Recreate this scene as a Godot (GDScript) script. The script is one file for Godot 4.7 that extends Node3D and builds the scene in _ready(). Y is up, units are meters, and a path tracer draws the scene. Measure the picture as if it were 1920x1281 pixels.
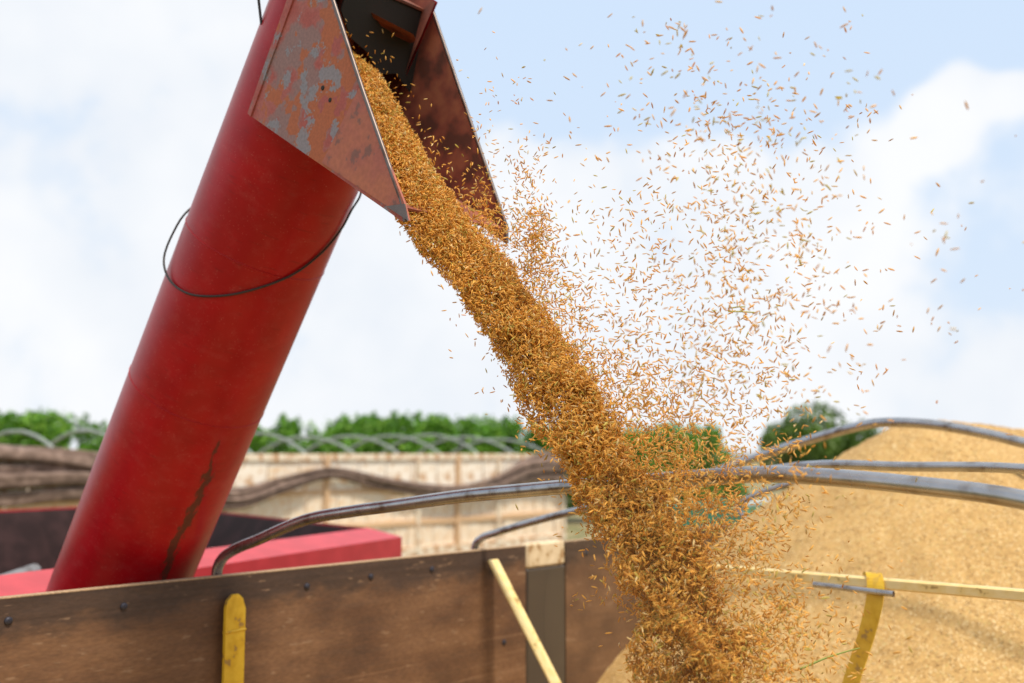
extends Node3D
# A harvester's auger pours rice into a truck bed. Units are metres, y is up.
# The near truck, the auger and the far truck all lie parallel: local x runs along the
# truck, local z across it (from the far side board towards the near one).

const TURN := 0.84299            # heading of the trucks, radians (48.3 degrees)
const BED := Vector3(-0.743, 0.0, -2.692)   # foot of the first bow, projected on the ground
const TOP := 2.19                # height of the side boards' top edge
const WIDE := 2.3                # inner width of the bed
const FLOOR := 1.25              # height of the bed floor

var rng := RandomNumberGenerator.new()
var taken := {}
var bed_frame: Transform3D

# ------------------------------------------------------------------ helpers
func lin(r: float, g: float, b: float) -> Color:
	return Color(r, g, b).linear_to_srgb()

func numbered(called: String) -> String:
	if not taken.has(called):
		taken[called] = 0
		return called
	taken[called] += 1
	return "%s_%03d" % [called, taken[called]]

func tag(o: Node, label: String, category: String, group := "", kind := "") -> void:
	if label != "": o.set_meta("label", label)
	if category != "": o.set_meta("category", category)
	if group != "": o.set_meta("group", group)
	if kind != "": o.set_meta("kind", kind)

func thing(called: String, at: Vector3, turn: float, label: String, category: String, group := "") -> Node3D:
	var o := Node3D.new()
	o.name = numbered(called)
	add_child(o)
	o.position = at
	o.rotation.y = turn
	tag(o, label, category, group)
	return o

func put(called: String, mesh: Mesh, m: Material, parent: Node, at := Transform3D.IDENTITY) -> MeshInstance3D:
	var o := MeshInstance3D.new()
	o.name = called if parent != self else numbered(called)
	o.mesh = mesh
	o.material_override = m
	o.transform = at
	parent.add_child(o, true)
	return o

func mat(c: Color, rough := 0.7, metal := 0.0) -> StandardMaterial3D:
	var m := StandardMaterial3D.new()
	m.albedo_color = c
	m.roughness = rough
	m.metallic = metal
	return m

func noise(seed_: int, freq: float, octaves := 4, kind := FastNoiseLite.TYPE_SIMPLEX_SMOOTH) -> FastNoiseLite:
	var n := FastNoiseLite.new()
	n.seed = seed_
	n.noise_type = kind
	n.frequency = freq
	n.fractal_octaves = octaves
	return n

func texture(img: Image) -> ImageTexture:
	img.generate_mipmaps()
	return ImageTexture.create_from_image(img)

func gray_texture(seed_: int, freq: float, lo: float, hi: float, octaves := 4, size := 512) -> ImageTexture:
	var src := noise(seed_, freq, octaves).get_seamless_image(size, size)
	for y in size:
		for x in size:
			var v: float = lo + (hi - lo) * src.get_pixel(x, y).r
			src.set_pixel(x, y, Color(v, v, v))
	return texture(src)

func ramp_texture(seed_: int, freq: float, stops: Array, size := 512, octaves := 5) -> ImageTexture:
	# stops: [value, linear colour as Vector3] in rising order
	var src := noise(seed_, freq, octaves).get_seamless_image(size, size)
	var out := Image.create(size, size, false, Image.FORMAT_RGB8)
	for y in size:
		for x in size:
			var v := src.get_pixel(x, y).r
			var c: Vector3 = stops[0][1]
			for k in range(1, stops.size()):
				if v > stops[k - 1][0]:
					c = (stops[k - 1][1] as Vector3).lerp(stops[k][1], clampf((v - stops[k - 1][0]) / (stops[k][0] - stops[k - 1][0]), 0, 1))
			out.set_pixel(x, y, lin(c.x, c.y, c.z))
	return texture(out)

# a box with chamfered edges; front faces run clockwise
func chamfered(size: Vector3, c: float) -> ArrayMesh:
	var st := SurfaceTool.new()
	st.begin(Mesh.PRIMITIVE_TRIANGLES)
	add_box(st, Transform3D.IDENTITY, size, c)
	return st.commit()

func face(st: SurfaceTool, pts: Array, n: Vector3, uv_of: Callable) -> void:
	for k in range(1, pts.size() - 1):
		var tri := [pts[0], pts[k], pts[k + 1]]
		if ((tri[1] - tri[0]) as Vector3).cross(tri[2] - tri[0]).dot(n) > 0.0:
			tri = [tri[0], tri[2], tri[1]]
		for p in tri:
			st.set_normal(n)
			st.set_uv(uv_of.call(p))
			st.add_vertex(p)

func add_box(st: SurfaceTool, at: Transform3D, size: Vector3, c: float) -> void:
	var h := size / 2.0
	var uv := func(_p): return Vector2.ZERO
	var sgn := [-1.0, 1.0]
	for ax in 3:
		var b := (ax + 1) % 3
		var d := (ax + 2) % 3
		for s in sgn:
			var q: Array = []
			for e in [[-1, -1], [1, -1], [1, 1], [-1, 1]]:
				var p := Vector3.ZERO
				p[ax] = s * h[ax]
				p[b] = e[0] * (h[b] - c)
				p[d] = e[1] * (h[d] - c)
				q.append(at * p)
			var n := Vector3.ZERO
			n[ax] = s
			face_flat(st, q, at.basis * n, uv)
		for s in sgn:
			for r in sgn:     # edges along ax
				var q: Array = []
				for e in [[0, -1], [1, -1], [1, 1], [0, 1]]:
					var p := Vector3.ZERO
					p[ax] = e[1] * (h[ax] - c)
					p[b] = s * (h[b] if e[0] == 0 else h[b] - c)
					p[d] = r * (h[d] - c if e[0] == 0 else h[d])
					q.append(at * p)
				var n := Vector3.ZERO
				n[b] = s
				n[d] = r
				face_flat(st, q, (at.basis * n).normalized(), uv)
	for x in sgn:
		for y in sgn:
			for z in sgn:
				var q := [at * Vector3(x * h.x, y * (h.y - c), z * (h.z - c)), at * Vector3(x * (h.x - c), y * h.y, z * (h.z - c)), at * Vector3(x * (h.x - c), y * (h.y - c), z * h.z)]
				face_flat(st, q, (at.basis * Vector3(x, y, z)).normalized(), uv)

func face_flat(st: SurfaceTool, pts: Array, n: Vector3, uv_of: Callable) -> void:
	face(st, pts, n.normalized(), uv_of)

# a tube swept along points; radius is a number or a Callable(t, angle) -> radius
func swept(points: Array, radius, sides := 16, closed := false, smooth_steps := 0) -> ArrayMesh:
	var pts := points
	if smooth_steps > 0:
		pts = smoothed(points, smooth_steps, closed)
	var n := pts.size()
	var st := SurfaceTool.new()
	st.begin(Mesh.PRIMITIVE_TRIANGLES)
	var up := Vector3.UP
	var rings: Array = []
	var long := 0.0
	for k in n:
		var a: Vector3 = pts[(k - 1 + n) % n] if closed else pts[maxi(k - 1, 0)]
		var b: Vector3 = pts[(k + 1) % n] if closed else pts[mini(k + 1, n - 1)]
		var t := (b - a).normalized()
		if k == 0:
			up = Vector3.UP if absf(t.y) < 0.95 else Vector3.RIGHT
		var side := t.cross(up).normalized()
		up = side.cross(t).normalized()
		if k > 0: long += (pts[k] as Vector3).distance_to(pts[k - 1])
		var ring: Array = []
		for s in sides + 1:
			var ang := TAU * s / sides
			var dir := side * cos(ang) + up * sin(ang)
			var r: float = radius.call(float(k) / (n - 1), ang) if radius is Callable else radius
			ring.append([pts[k] + dir * r, dir, Vector2(float(s) / sides, long)])
		rings.append(ring)
	var count := n if closed else n - 1
	for k in count:
		var r0: Array = rings[k]
		var r1: Array = rings[(k + 1) % n]
		for s in sides:
			for e in [r0[s], r1[s + 1], r1[s], r0[s], r0[s + 1], r1[s + 1]]:
				st.set_normal(e[1])
				st.set_uv(e[2])
				st.add_vertex(e[0])
	if not closed:
		for end in 2:
			var ring: Array = rings[0] if end == 0 else rings[n - 1]
			var t: Vector3 = (pts[0] - pts[1]) if end == 0 else (pts[n - 1] - pts[n - 2])
			var q: Array = []
			for s in sides: q.append(ring[s][0])
			face(st, q, t.normalized(), func(_p): return Vector2.ZERO)
	if radius is Callable:
		st.index()
		st.generate_normals()
	return st.commit()

func smoothed(points: Array, steps: int, closed := false) -> Array:
	var out: Array = []
	var n := points.size()
	var last := n if closed else n - 1
	for k in last:
		var a: Vector3 = points[(k - 1 + n) % n] if closed else points[maxi(k - 1, 0)]
		var b: Vector3 = points[k]
		var c: Vector3 = points[(k + 1) % n]
		var d: Vector3 = points[(k + 2) % n] if closed else points[mini(k + 2, n - 1)]
		for s in steps:
			out.append(b.cubic_interpolate(c, a, d, float(s) / steps))
	if not closed: out.append(points[n - 1])
	return out

# a plate: an outline (array of Vector3 in one plane) given thickness along dir; uv from a Callable
func plate(outline: Array, dir: Vector3, uv_of = null) -> ArrayMesh:
	var st := SurfaceTool.new()
	st.begin(Mesh.PRIMITIVE_TRIANGLES)
	var uv: Callable = func(_p): return Vector2.ZERO
	if uv_of is Callable: uv = uv_of
	var mid := Vector3.ZERO
	for p in outline: mid += p / outline.size()
	var back: Array = outline.map(func(p): return p + dir)
	face(st, outline, -dir.normalized(), uv)
	face(st, back, dir.normalized(), uv)
	for k in outline.size():
		var a: Vector3 = outline[k]
		var b: Vector3 = outline[(k + 1) % outline.size()]
		var n := (b - a).cross(dir).normalized()
		if n.dot((a + b) / 2.0 - mid) < 0: n = -n
		face(st, [a, b, b + dir, a + dir], n, uv)
	return st.commit()

func lathe(profile: Array, sides := 20) -> ArrayMesh:
	# profile: [radius, height along z], turned round the z axis
	var st := SurfaceTool.new()
	st.begin(Mesh.PRIMITIVE_TRIANGLES)
	st.set_smooth_group(-1)
	for k in profile.size() - 1:
		for s in sides:
			var q: Array = []
			for e in [[k, s], [k, s + 1], [k + 1, s + 1], [k + 1, s]]:
				var ang: float = TAU * e[1] / sides
				q.append(Vector3(cos(ang) * profile[e[0]][0], sin(ang) * profile[e[0]][0], profile[e[0]][1]))
			var dr: float = profile[k + 1][0] - profile[k][0]
			var dz: float = profile[k + 1][1] - profile[k][1]
			var am := TAU * (s + 0.5) / sides
			var n := Vector3(cos(am) * dz, sin(am) * dz, -dr).normalized()
			if (q[0] as Vector3).distance_to(q[1]) < 1e-6: q.remove_at(0)
			elif (q[2] as Vector3).distance_to(q[3]) < 1e-6: q.remove_at(3)
			face(st, q, n, func(_p): return Vector2.ZERO)
	return st.commit()

# ------------------------------------------------------------------ sky
func build_sky() -> PanoramaSkyMaterial:
	var wide := 2048
	var high := 1024
	var img := Image.create(wide, high, false, Image.FORMAT_RGBF)
	var big := noise(11, 1.7, 3)
	var puff := noise(4, 7.0, 6)
	var wisp := noise(21, 16.0, 5)
	var soft := noise(9, 2.4, 3)
	# gaps in the clouds, all round the sky: azimuth, elevation (degrees), half widths, depth
	var gaps := [[9.0, 24.5, 16.0, 6.5, 1.0], [25.0, 24.0, 12.0, 6.0, 0.9], [31.0, 13.0, 8.0, 6.0, 0.55], [-95.0, 30.0, 22.0, 9.0, 0.9], [100.0, 36.0, 20.0, 12.0, 0.9], [170.0, 26.0, 24.0, 8.0, 0.9], [60.0, 58.0, 26.0, 10.0, 0.8], [-150.0, 50.0, 30.0, 10.0, 0.8], [-35.0, 62.0, 26.0, 9.0, 0.8]]
	# single heaped clouds that stand in those gaps
	var heaps := [[24.2, 19.2, 1.7, 1.5], [22.6, 17.6, 1.5, 1.0], [25.6, 17.8, 2.0, 1.1], [27.8, 17.9, 2.2, 0.9], [22.0, 15.6, 2.4, 0.9], [103.0, 33.0, 4.0, 3.0], [-92.0, 27.0, 4.0, 2.6], [168.0, 23.0, 4.0, 2.4]]
	for y in high / 2 + 4:
		var el := PI / 2 - PI * (y + 0.5) / high
		for x in wide:
			var az := TAU * (x + 0.5) / wide
			var d := Vector3(sin(az) * cos(el), sin(el), -cos(az) * cos(el))
			var azd := rad_to_deg(az if az < PI else az - TAU)
			var eld := rad_to_deg(el)
			var p := puff.get_noise_3dv(d)
			var cover := 0.75 + 0.35 * big.get_noise_3dv(d)
			for g in gaps:
				var da: float = wrapf(azd - g[0], -180, 180) / g[2]
				var de: float = (eld - g[1]) / g[3]
				var rr: float = da * da + de * de
				if rr < 6.0: cover -= 1.25 * g[4] * exp(-rr * rr * 0.5)
			for g in heaps:
				var da: float = wrapf(azd - g[0], -180, 180) / g[2]
				var de: float = (eld - g[1]) / g[3]
				var rr: float = da * da + de * de
				if rr < 5.0: cover += 1.15 * exp(-rr * 0.9)
			var wv := wisp.get_noise_3dv(d)
			cover += 0.60 * p + 0.30 * wv
			var c := smoothstep(0.0, 0.62, cover)
			var s := soft.get_noise_3dv(d * 1.6) * 0.5 + 0.5
			var blue := Vector3(0.53, 0.66, 0.84).lerp(Vector3(0.66, 0.74, 0.83), exp(-maxf(eld, 0.0) / 12.0))
			var white := Vector3(0.67, 0.72, 0.79).lerp(Vector3(0.85, 0.855, 0.865), clampf(0.15 + 1.0 * s + 0.25 * p + 0.2 * wv, 0, 1))
			var col := blue.lerp(white, c * 0.93)
			img.set_pixel(x, y, Color(col.x, col.y, col.z))
	img.fill_rect(Rect2i(0, high / 2 + 4, wide, high / 2 - 4), Color(0.34, 0.31, 0.26))
	var m := PanoramaSkyMaterial.new()
	m.panorama = ImageTexture.create_from_image(img)
	return m

# ------------------------------------------------------------------ heap of rice in the bed
var heap_noise := noise(31, 1.3, 4)
func heap_height(u: float, v: float) -> float:
	var du := 3.0 - u if u < 3.0 else 0.1 * (u - 3.0)
	var cone := 0.45 - 0.70 * (sqrt(du * du + (v - 0.7) * (v - 0.7) + 0.04) - 0.2)
	var spread := -0.66 + 0.20 * exp(-((u + 0.1) * (u + 0.1) + (v - 1.6) * (v - 1.6)) / 0.35)
	var k := 0.10
	var hh := clampf(0.5 + 0.5 * (cone - spread) / k, 0, 1)
	var y := lerpf(spread, cone, hh) + k * hh * (1 - hh)
	# hollows and slides
	y += 0.022 * heap_noise.get_noise_2d(u * 1.3, v * 1.3) + 0.012 * heap_noise.get_noise_2d(u * 4.0, v * 4.0) + 0.004 * heap_noise.get_noise_2d(u * 16.0, v * 16.0)
	y = minf(y, 0.02 + 1.2 * v)
	y = minf(y, 0.02 + 1.2 * (WIDE - v))
	return TOP + y

func grain_mesh(sides := 6) -> ArrayMesh:
	# a hulled grain, one unit long along z
	var prof := [[0.0, -0.5], [0.062, -0.40], [0.106, -0.15], [0.110, 0.1], [0.068, 0.36], [0.0, 0.5]]
	var st := SurfaceTool.new()
	st.begin(Mesh.PRIMITIVE_TRIANGLES)
	for k in prof.size() - 1:
		for s in sides:
			var q: Array = []
			for e in [[k, s], [k, s + 1], [k + 1, s + 1], [k + 1, s]]:
				var ang: float = TAU * e[1] / sides
				var r: float = prof[e[0]][0]
				q.append([Vector3(cos(ang) * r, sin(ang) * r * 0.78 + 0.03 * sin(prof[e[0]][1] * 3.0), prof[e[0]][1]), Vector3(cos(ang), sin(ang), prof[e[0]][1] * 1.1).normalized()])
			var tris := [0, 2, 1, 0, 3, 2]
			if k == 0: tris = [1, 3, 2]
			elif k == prof.size() - 2: tris = [0, 2, 1]
			for i in tris:
				st.set_normal(q[i][1])
				st.add_vertex(q[i][0])
	return st.commit()

func any_turn() -> Basis:
	var q := Quaternion(rng.randfn(), rng.randfn(), rng.randfn(), rng.randfn()).normalized()
	return Basis(q)

func grain_tint() -> Color:
	var r := rng.randf()
	var c := Vector3(0.89, 0.49, 0.08)
	if r < 0.08: c = Vector3(0.88, 0.66, 0.28)
	elif r < 0.17: c = Vector3(0.62, 0.50, 0.09)
	elif r < 0.40: c = Vector3(0.78, 0.38, 0.06)
	c *= rng.randf_range(0.72, 1.12)
	return Color(c.x, c.y, c.z)

func many(called: String, mesh: Mesh, m: Material, places: Array, tints: Array, parent: Node) -> MultiMeshInstance3D:
	var mm := MultiMesh.new()
	mm.transform_format = MultiMesh.TRANSFORM_3D
	mm.use_colors = true
	mm.mesh = mesh
	mm.instance_count = places.size()
	for k in places.size():
		mm.set_instance_transform(k, places[k])
		mm.set_instance_color(k, tints[k])
	var o := MultiMeshInstance3D.new()
	o.name = called
	o.multimesh = mm
	o.material_override = m
	parent.add_child(o)
	return o

# ------------------------------------------------------------------ trees
func crown_mesh(seed_: int, blobs: Array, leaves: int, size: float, greens: Array) -> ArrayMesh:
	# leaf-sized faces spread through a few uneven lobes; blobs: [centre, radii]
	var r := RandomNumberGenerator.new()
	r.seed = seed_
	var st := SurfaceTool.new()
	st.begin(Mesh.PRIMITIVE_TRIANGLES)
	for k in leaves:
		var b: Array = blobs[r.randi() % blobs.size()]
		var share: float = (b[1] as Vector3).x * (b[1] as Vector3).y
		if r.randf() > share / 0.5: b = blobs[r.randi() % mini(blobs.size(), 11)]
		var d := Vector3(r.randfn(), r.randfn(), r.randfn()).normalized()
		var where: Vector3 = b[0] + d * (b[1] as Vector3) * (0.45 + 0.6 * sqrt(r.randf())) 
		var g: Vector3 = greens[r.randi() % greens.size()]
		g *= r.randf_range(0.75, 1.2)
		var q := Basis(Quaternion(r.randfn(), r.randfn(), r.randfn(), r.randfn()).normalized())
		var s := size * r.randf_range(0.6, 1.3)
		var quad := [where - q.x * s * 0.5, where - q.y * s * 0.22 + q.z * s * 0.08, where + q.x * s * 0.5, where + q.y * s * 0.22 + q.z * s * 0.08]
		for i in [0, 1, 2, 0, 2, 3]:
			st.set_color(Color(g.x, g.y, g.z))
			st.set_smooth_group(-1)
			st.add_vertex(quad[i])
	st.generate_normals()
	return st.commit()

func tree(called: String, at: Vector3, turn: float, scale_: Vector3, crown: Mesh, leaf: Material, bark: Material, high: float, label: String, group := "") -> void:
	var t := thing(called, at, turn, label, "tree", group)
	var trunk := [Vector3(0, -0.05, 0), Vector3(0.05, high * 0.3, 0.03), Vector3(-0.04, high * 0.62, 0.05), Vector3(0.03, high * 0.9, 0)]
	put("trunk", swept(trunk, func(k, _a): return 0.13 * (1.0 - 0.8 * k), 8, false, 4), bark, t)
	for k in 5:
		var a := TAU * k / 5.0 + turn
		var y := high * (0.35 + 0.09 * k)
		put("limb", swept([Vector3(0, y, 0), Vector3(cos(a) * 0.5, y + 0.45, sin(a) * 0.5), Vector3(cos(a) * 0.95, y + 0.95, sin(a) * 0.95)], func(q, _a): return 0.05 * (1.0 - 0.8 * q), 6, false, 3), bark, t)
	put("crown", crown, leaf, t, Transform3D(Basis.from_scale(scale_), Vector3.ZERO))

# ------------------------------------------------------------------ scene
func _ready() -> void:
	rng.seed = 20240611
	bed_frame = Transform3D(Basis(Vector3.UP, TURN), BED)

	# camera
	var cam := Camera3D.new()
	cam.name = "camera"
	cam.fov = 36.3667
	cam.near = 0.05
	cam.far = 900.0
	cam.position = Vector3(0, 2.5, 0)
	cam.rotation_degrees = Vector3(6.132, 0, 0)
	var lens := CameraAttributesPhysical.new()
	lens.frustum_focal_length = 36.6
	lens.frustum_focus_distance = 1.85
	lens.exposure_aperture = 2.8
	cam.attributes = lens
	add_child(cam)
	cam.fov = 36.3667
	cam.current = true

	# sky, exposure
	var env := Environment.new()
	env.background_mode = Environment.BG_SKY
	env.sky = Sky.new()
	env.sky.sky_material = build_sky()
	env.background_energy_multiplier = 1.0
	env.tonemap_mode = Environment.TONE_MAPPER_LINEAR
	env.tonemap_exposure = 1.18
	env.volumetric_fog_enabled = true
	env.volumetric_fog_density = 0.0
	env.sdfgi_enabled = true
	env.ssao_enabled = true
	env.ssil_enabled = true
	var we := WorldEnvironment.new()
	we.name = "world_environment"
	we.environment = env
	add_child(we)

	# hazy sun, high on the right and a little behind the camera
	var sun := DirectionalLight3D.new()
	sun.name = "sun"
	sun.light_energy = 1.15
	sun.light_angular_distance = 7.0
	sun.light_color = Color(1.0, 0.95, 0.87)
	sun.shadow_enabled = true
	add_child(sun)
	sun.look_at_from_position(Vector3(0.56, 1.5, 0.52), Vector3.ZERO)

	print("sky done")
	build_ground()
	build_near_truck()
	build_harvester()
	print("machines done")
	build_far_truck()
	build_trees()
	build_green_trailer()
	print("background done")
	build_heap()
	build_stream()
	print("grain done")

func build_ground() -> void:
	var m := mat(Color.WHITE, 0.95)
	m.albedo_texture = ramp_texture(71, 0.012, [[0.25, Vector3(0.10, 0.12, 0.035)], [0.5, Vector3(0.22, 0.19, 0.09)], [0.75, Vector3(0.32, 0.26, 0.14)]])
	m.uv1_triplanar = true
	m.uv1_world_triplanar = true
	m.uv1_scale = Vector3.ONE * 0.12
	var p := PlaneMesh.new()
	p.size = Vector2(700, 700)
	var g := put("ground", p, m, self)
	tag(g, "", "", "", "structure")

# ------------------------------------------------------------------ near truck
func plywood_image() -> Image:
	var wide := 1024
	var high := 384
	var grain := noise(5, 1.0, 4)
	var blotch := noise(6, 1.0, 4)
	var fine := noise(8, 1.0, 3)
	var img := Image.create(wide, high, false, Image.FORMAT_RGB8)
	for y in high:
		var yy := 0.94 * y / high           # metres below the top edge
		for x in wide:
			var xx := 2.8 * x / wide
			var g := grain.get_noise_2d(xx * 2.2, yy * 60.0)
			var b := blotch.get_noise_2d(xx * 3.2, yy * 5.5)
			var f := fine.get_noise_2d(xx * 42.0, yy * 120.0)
			var c := Vector3(0.135, 0.062, 0.028)
			c = c.lerp(Vector3(0.235, 0.118, 0.054), clampf(0.45 + 0.9 * b + 0.35 * g, 0, 1))
			c = c.lerp(Vector3(0.060, 0.033, 0.020), clampf(-0.55 * b + 0.5 * g - 0.05, 0, 0.85))
			# ragged dark border along the top edge
			var edge := 0.075 + 0.035 * blotch.get_noise_2d(xx * 5.0 + 40.0, 3.0) + 0.02 * fine.get_noise_2d(xx * 14.0, yy * 30.0)
			c = c.lerp(Vector3(0.052, 0.031, 0.022) * (1.0 + 0.5 * g), 0.85 * smoothstep(edge + 0.035, edge - 0.03, yy))
			# pale scuffs and scratches that follow the grain
			var sc := fine.get_noise_2d(xx * 11.0 + 90.0, yy * 46.0 + 7.0)
			c = c.lerp(Vector3(0.34, 0.21, 0.12), 0.6 * smoothstep(0.50, 0.66, sc + 0.35 * b))
			# long worn streaks
			c = c.lerp(Vector3(0.30, 0.165, 0.085), 0.5 * smoothstep(0.30, 0.55, grain.get_noise_2d(xx * 0.9 + 17.0, yy * 34.0 + 5.0) * smoothstep(0.1, 0.35, yy)))
			c *= Vector3(0.80, 0.81, 0.83) * (1.0 + 0.28 * f)
			img.set_pixel(x, y, lin(c.x, c.y, c.z))
	return img

func steel(seed_: int, base: Vector3, dirt: Vector3, rough: float) -> StandardMaterial3D:
	var m := mat(Color.WHITE, rough, 0.9)
	m.albedo_texture = ramp_texture(seed_, 0.035, [[0.14, dirt], [0.36, base * 0.9], [0.72, base * 1.1]], 512, 6)
	m.roughness_texture = gray_texture(seed_ + 1, 0.05, 0.75, 1.0, 5, 512)
	m.uv1_triplanar = true
	m.uv1_scale = Vector3(0.83, 0.91, 0.77)
	return m

func build_near_truck() -> void:
	var t := thing("grain_truck", BED, TURN, "open truck bed with brown plywood sides and steel bows, filling with rice", "truck")
	var ply := mat(Color.WHITE, 0.62)
	ply.albedo_texture = texture(plywood_image())
	ply.heightmap_enabled = true
	ply.heightmap_texture = gray_texture(15, 0.03, 0, 1, 5)
	ply.heightmap_scale = 0.12
	var raw := mat(lin(0.50, 0.34, 0.20), 0.8)
	raw.albedo_texture = gray_texture(17, 0.05, 0.7, 1.05)
	raw.uv1_triplanar = true
	raw.uv1_scale = Vector3.ONE * 4.0
	var spans := [[-1.7, 1.186], [1.402, 4.2]]
	for side in 2:
		for s in spans:
			var z := 0.0 if side == 0 else WIDE
			var dir := Vector3(0, 0, -0.024) if side == 0 else Vector3(0, 0, 0.024)
			var x0: float = s[0]
			var x1: float = s[1]
			var uv := func(p): return Vector2((p.x - x0) / 2.9, (TOP - p.y) / 0.94)
			var o := put("side_board", plate([Vector3(x0, FLOOR, z), Vector3(x1, FLOOR, z), Vector3(x1, TOP - 0.004, z), Vector3(x0, TOP - 0.004, z)], dir, uv), ply, t)
			put("top_edge", chamfered(Vector3(x1 - x0, 0.004, 0.024), 0.001), raw, o, Transform3D(Basis.IDENTITY, Vector3((x0 + x1) / 2, TOP - 0.002, z + dir.z / 2)))
	# galvanised posts between the boards, a dark reflection put into their base colour
	var painted_reflection := mat(lin(0.10, 0.088, 0.078), 0.26, 0.5)
	painted_reflection.roughness_texture = gray_texture(23, 0.02, 0.55, 1.0)
	painted_reflection.uv1_triplanar = true
	painted_reflection.uv1_scale = Vector3.ONE * 2.0
	var cream := mat(lin(0.72, 0.62, 0.46), 0.5)
	cream.albedo_texture = ramp_texture(24, 0.03, [[0.2, Vector3(0.50, 0.36, 0.22)], [0.3, Vector3(0.82, 0.75, 0.62)], [0.8, Vector3(1, 0.96, 0.88)]], 256)
	cream.uv1_triplanar = true
	cream.uv1_scale = Vector3.ONE * 2.0
	for z in [-0.014, WIDE + 0.014]:
		var post := put("post", chamfered(Vector3(0.206, TOP - FLOOR - 0.08, 0.034), 0.006), painted_reflection, t, Transform3D(Basis.IDENTITY, Vector3(1.294, (TOP + FLOOR - 0.08) / 2, z)))
		put("cap", chamfered(Vector3(0.206, 0.085, 0.036), 0.008), cream, post, Transform3D(Basis.IDENTITY, Vector3(0, (TOP - FLOOR - 0.08) / 2 + 0.043, 0)))
	# bolts along the top of the far board
	var bolt := lathe([[0.0, 0.005], [0.005, 0.0045], [0.0085, 0.0025], [0.0095, 0.0]], 14)
	var bolt_m := mat(lin(0.045, 0.045, 0.06), 0.45, 0.6)
	for b in [[-0.522, -0.051], [-0.257, -0.049], [0.274, -0.052], [0.502, -0.046], [0.747, -0.045], [1.077, -0.307], [-0.82, -0.05], [1.52, -0.05], [1.72, -0.05], [-0.1, -0.33], [0.5, -0.42]]:
		put("bolt", bolt, bolt_m, t, Transform3D(Basis.IDENTITY, Vector3(b[0], TOP + b[1], 0.0005)))
	# steel bows across the bed: profile in (across, height over the boards)
	var low := [[0, -0.12], [0, 0.0], [0.0, 0.04], [0.028, 0.063], [0.074, 0.079], [0.131, 0.095], [0.323, 0.153], [0.498, 0.18], [0.612, 0.194], [0.835, 0.222], [0.995, 0.237], [1.146, 0.25], [1.493, 0.275], [1.612, 0.274], [1.761, 0.264], [1.916, 0.246], [2.08, 0.20], [2.2, 0.14], [2.28, 0.06], [2.3, 0.0], [2.3, -0.12]]
	var mid := [[0, -0.12], [0, 0.0], [0.012, 0.035], [0.053, 0.054], [0.211, 0.098], [0.38, 0.137], [0.75, 0.215], [1.111, 0.277], [1.385, 0.278], [1.646, 0.275], [1.9, 0.24], [2.12, 0.16], [2.26, 0.07], [2.3, 0.0], [2.3, -0.12]]
	var tall := [[0, -0.12], [0, 0.0], [0.02, 0.09], [0.1, 0.165], [0.25, 0.224], [0.425, 0.281], [0.658, 0.351], [0.854, 0.40], [0.965, 0.413], [1.122, 0.401], [1.285, 0.368], [1.392, 0.339], [1.7, 0.26], [2.05, 0.16], [2.25, 0.07], [2.3, 0.0], [2.3, -0.12]]
	var sunk := [[0, -0.12], [-0.02, 0.0], [-0.1, 0.055], [-0.08, 0.09], [0.07, 0.15], [0.25, 0.20], [0.47, 0.262], [0.63, 0.312], [0.74, 0.30], [0.9, 0.26], [1.4, 0.25], [1.9, 0.22], [2.2, 0.12], [2.3, 0.0], [2.3, -0.12]]
	var pipe_m := steel(41, Vector3(0.40, 0.405, 0.42), Vector3(0.17, 0.13, 0.10), 0.30)
	var bows := [[0.018, low, 0.0137], [0.98, mid, 0.0118], [1.93, tall, 0.0165], [2.8, sunk, 0.0145]]
	for b in bows:
		var pts: Array = (b[1] as Array).map(func(p): return Vector3(b[0], TOP + p[1], p[0] + (-0.042 if p[0] < 1.0 else 0.042) * smoothstep(0.07, 0.005, p[1])))
		put("bow", swept(pts, b[2], 18, false, 5), pipe_m, t)
	# yellow flat bars
	var yellow := mat(Color.WHITE, 0.5)
	yellow.albedo_texture = ramp_texture(51, 0.03, [[0.17, Vector3(0.34, 0.20, 0.05)], [0.26, Vector3(0.62, 0.36, 0.012)], [0.7, Vector3(0.72, 0.46, 0.03)]], 256)
	yellow.uv1_triplanar = true
	yellow.uv1_scale = Vector3.ONE * 3.0
	var stake: Array = []
	for q in [[-0.029, -0.9], [-0.029, -0.078], [-0.024, -0.06], [-0.010, -0.047], [0.008, -0.047], [0.020, -0.058], [0.029, -0.085], [0.029, -0.9]]:
		stake.append(Vector3(0.032 + q[0], TOP + q[1], 0.018))
	put("stake", plate(stake, Vector3(0, 0, 0.010)), yellow, t)
	put("stake_seam", chamfered(Vector3(0.062, 0.006, 0.016), 0.002), yellow, t, Transform3D(Basis(Vector3(0, 0, 1), 0.06), Vector3(0.033, TOP - 0.138, 0.023)))
	var straw_yellow := mat(Color.WHITE, 0.5)
	straw_yellow.albedo_texture = ramp_texture(52, 0.03, [[0.17, Vector3(0.42, 0.28, 0.09)], [0.26, Vector3(0.80, 0.60, 0.23)], [0.7, Vector3(0.84, 0.67, 0.32)]], 256)
	straw_yellow.uv1_triplanar = true
	straw_yellow.uv1_scale = Vector3.ONE * 3.0
	var a := Vector3(1.005, TOP - 0.034, 0.016)
	var b2 := Vector3(1.005, FLOOR + 0.02, 0.672)
	var along := (b2 - a).normalized()
	put("brace", chamfered(Vector3(0.046, (b2 - a).length(), 0.010), 0.003), straw_yellow, t, Transform3D(Basis(Vector3(1, 0, 0), -along, Vector3(1, 0, 0).cross(-along)), (a + b2) / 2))
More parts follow.
